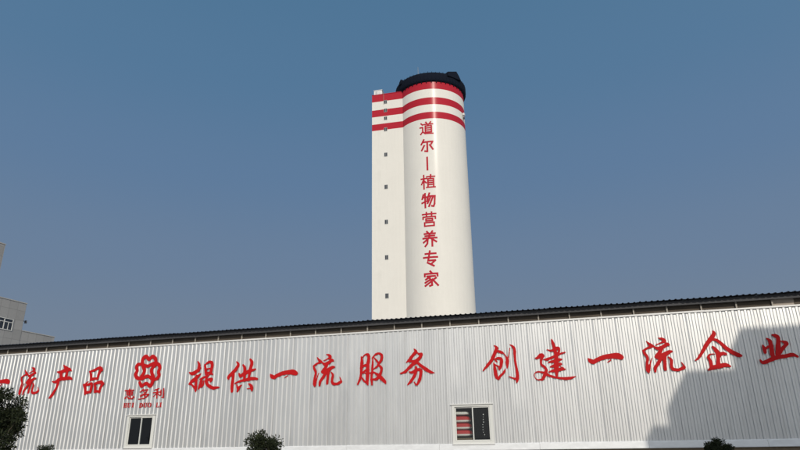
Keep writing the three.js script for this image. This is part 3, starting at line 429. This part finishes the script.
// ───────────── block off to the right whose roof structures shade the wall ─────────────
{
  const b = thing('yard_building', 'grey flat-roofed block across the yard from the shed wall', 'building');
  b.position.copy(onWall(0, 0, 18)); b.rotation.y = -A;
  const H0 = 11.21, S0 = 7.27;          // how far the sun moves a shadow down and along over 18 m
  const m = std({ color: lin(.58, .56, .53), roughness: .85 });
  part('wall', metricUV(box(S0 + 8.5, S0 + 16.4, 0, H0 + 1.2, 0, 9)), m, b);
  part('roof_room', box(S0 + 9.72, S0 + 16.38, H0 + 1.202, H0 + 3.67, .01, 1.9), m, b);
  part('tank_room', box(S0 + 11.62, S0 + 16.36, H0 + 3.672, H0 + 4.98, .01, 1.08), m, b);
  part('parapet_block', box(S0 + 8.45, S0 + 9.718, H0 + 1.202, H0 + 1.97, .01, .75), m, b);
  for (let f = 0; f < 3; f++) for (let k = 0; k < 2; k++) {
    const w = new THREE.Group(); w.name = 'window'; w.position.set(S0 + 9.6 + k * 3.6, 1.2 + f * 3.5, 0); b.add(w);
    part('frame', mergeGeometries([box(0, 2, 0, .08, -.07, -.004), box(0, 2, 1.52, 1.6, -.07, -.004), box(0, .08, .08, 1.52, -.07, -.004), box(1.92, 2, .08, 1.52, -.07, -.004), box(.96, 1.04, .08, 1.52, -.068, -.004)]), pvc, w);
    part('pane', box(.08, .96, .08, 1.52, -.02, -.006), darkGlass, w); part('pane', box(1.04, 1.92, .08, 1.52, -.02, -.006), darkGlass, w);
  }
}

// ───────────── trees ─────────────
const bark = std({ color: lin(.07, .055, .04), roughness: .95 });
const leafMats = [[.020, .027, .012], [.028, .034, .014], [.016, .021, .012]].map((c) => new THREE.MeshPhysicalMaterial({ color: lin(...c), roughness: .85, specularIntensity: .35, side: THREE.DoubleSide }));
function tree(label, t, q, top, rx, ry, leaves, leafLen, group) {
  const g = thing('yard_tree', label, 'tree', group); aim(g, t, 0, q);
  const cy = top - ry, trunk = [], crownTris = [[], [], []];
  const limb = (a, b, r0, r1) => { const c = new THREE.CatmullRomCurve3([a, a.clone().lerp(b, .5).add(new THREE.Vector3(rr(-.04, .04), 0, rr(-.04, .04))), b]); const tg = new THREE.TubeGeometry(c, 6, 1, 7), p = tg.attributes.position; for (let i = 0; i < p.count; i++) { const k = Math.floor(i / 8) / 6, m = c.getPointAt(Math.min(1, k)), r = r0 + (r1 - r0) * k; p.setXYZ(i, m.x + (p.getX(i) - m.x) * r, m.y + (p.getY(i) - m.y) * r, m.z + (p.getZ(i) - m.z) * r); } trunk.push(tg); };
  const fork = new THREE.Vector3(0, Math.max(.4, cy - ry * .8), 0); limb(new THREE.Vector3(), fork, .06, .045);
  const clumps = [];
  for (let k = 0; k < 70; k++) {
    const u = rr(-1, 1), a = rr(0, 6.283), s = Math.sqrt(1 - u * u), d = Math.pow(rnd(), .45) * rr(.78, 1.0), e = new THREE.Vector3(Math.cos(a) * s * rx * d, cy + u * ry * d * rr(.85, 1), Math.sin(a) * s * rx * d);
    clumps.push([e, rr(.16, .34) * Math.min(rx, ry)]); if (k < 22) limb(fork.clone(), e, .026, .006);
  }
  for (let i = 0; i < leaves; i++) {
    const [c, r] = clumps[Math.floor(rnd() * clumps.length)], L = leafLen * rr(.7, 1.3), Wd = L * rr(.32, .45);
    const dir = new THREE.Vector3(rr(-1, 1), rr(-1, 1), rr(-1, 1)).normalize(), p = c.clone().addScaledVector(dir, r * Math.pow(rnd(), .4));
    const ax = new THREE.Vector3(rr(-1, 1), rr(-.7, .9), rr(-1, 1)).add(dir.multiplyScalar(.7)).normalize(), sd = new THREE.Vector3(rr(-1, 1), rr(-1, 1), rr(-1, 1)).cross(ax).normalize(), up = ax.clone().cross(sd);
    const P = (k, w, h) => { const v = p.clone().addScaledVector(ax, k * L).addScaledVector(sd, w * Wd).addScaledVector(up, h * L); return [v.x, v.y, v.z]; };
    const o = crownTris[Math.floor(rnd() * 3)], a0 = P(0, 0, 0), m1 = P(.45, .5, .06), m2 = P(.45, -.5, .06), tip = P(1, 0, -.08), mid = P(.5, 0, 0);
    o.push(...a0, ...m1, ...mid, ...a0, ...mid, ...m2, ...mid, ...m1, ...tip, ...mid, ...tip, ...m2);
  }
  part('trunk', mergeGeometries(trunk), bark, g);
  const gs = crownTris.map((t) => soup(t)); const cr = new THREE.Group(); cr.name = 'crown'; g.add(cr);
  gs.forEach((x, i) => { const m = part('foliage', x, leafMats[i], cr); m.userData.kind = 'stuff'; });
}
tree('large dark leafy tree covering the first red character on the wall', -13.05, 5, 3.60, .95, 1.28, 15000, .11, 'trees along the shed wall');
tree('low dark shrub top just showing beside the large dark tree', -10.80, 5, 1.70, .36, .45, 9000, .055, 'trees along the shed wall');
tree('loose small leafy tree standing between the two windows', -3.47, 4, 2.14, .52, .62, 4600, .085, 'trees along the shed wall');
tree('low dark tree top under the shadow on the wall', 9.74, 2.5, 1.56, .42, .42, 13000, .055, 'trees along the shed wall');

scene.traverse((o) => { if (o.isMesh) { o.castShadow = true; o.receiveShadow = true; } });
renderer.render(scene, camera);
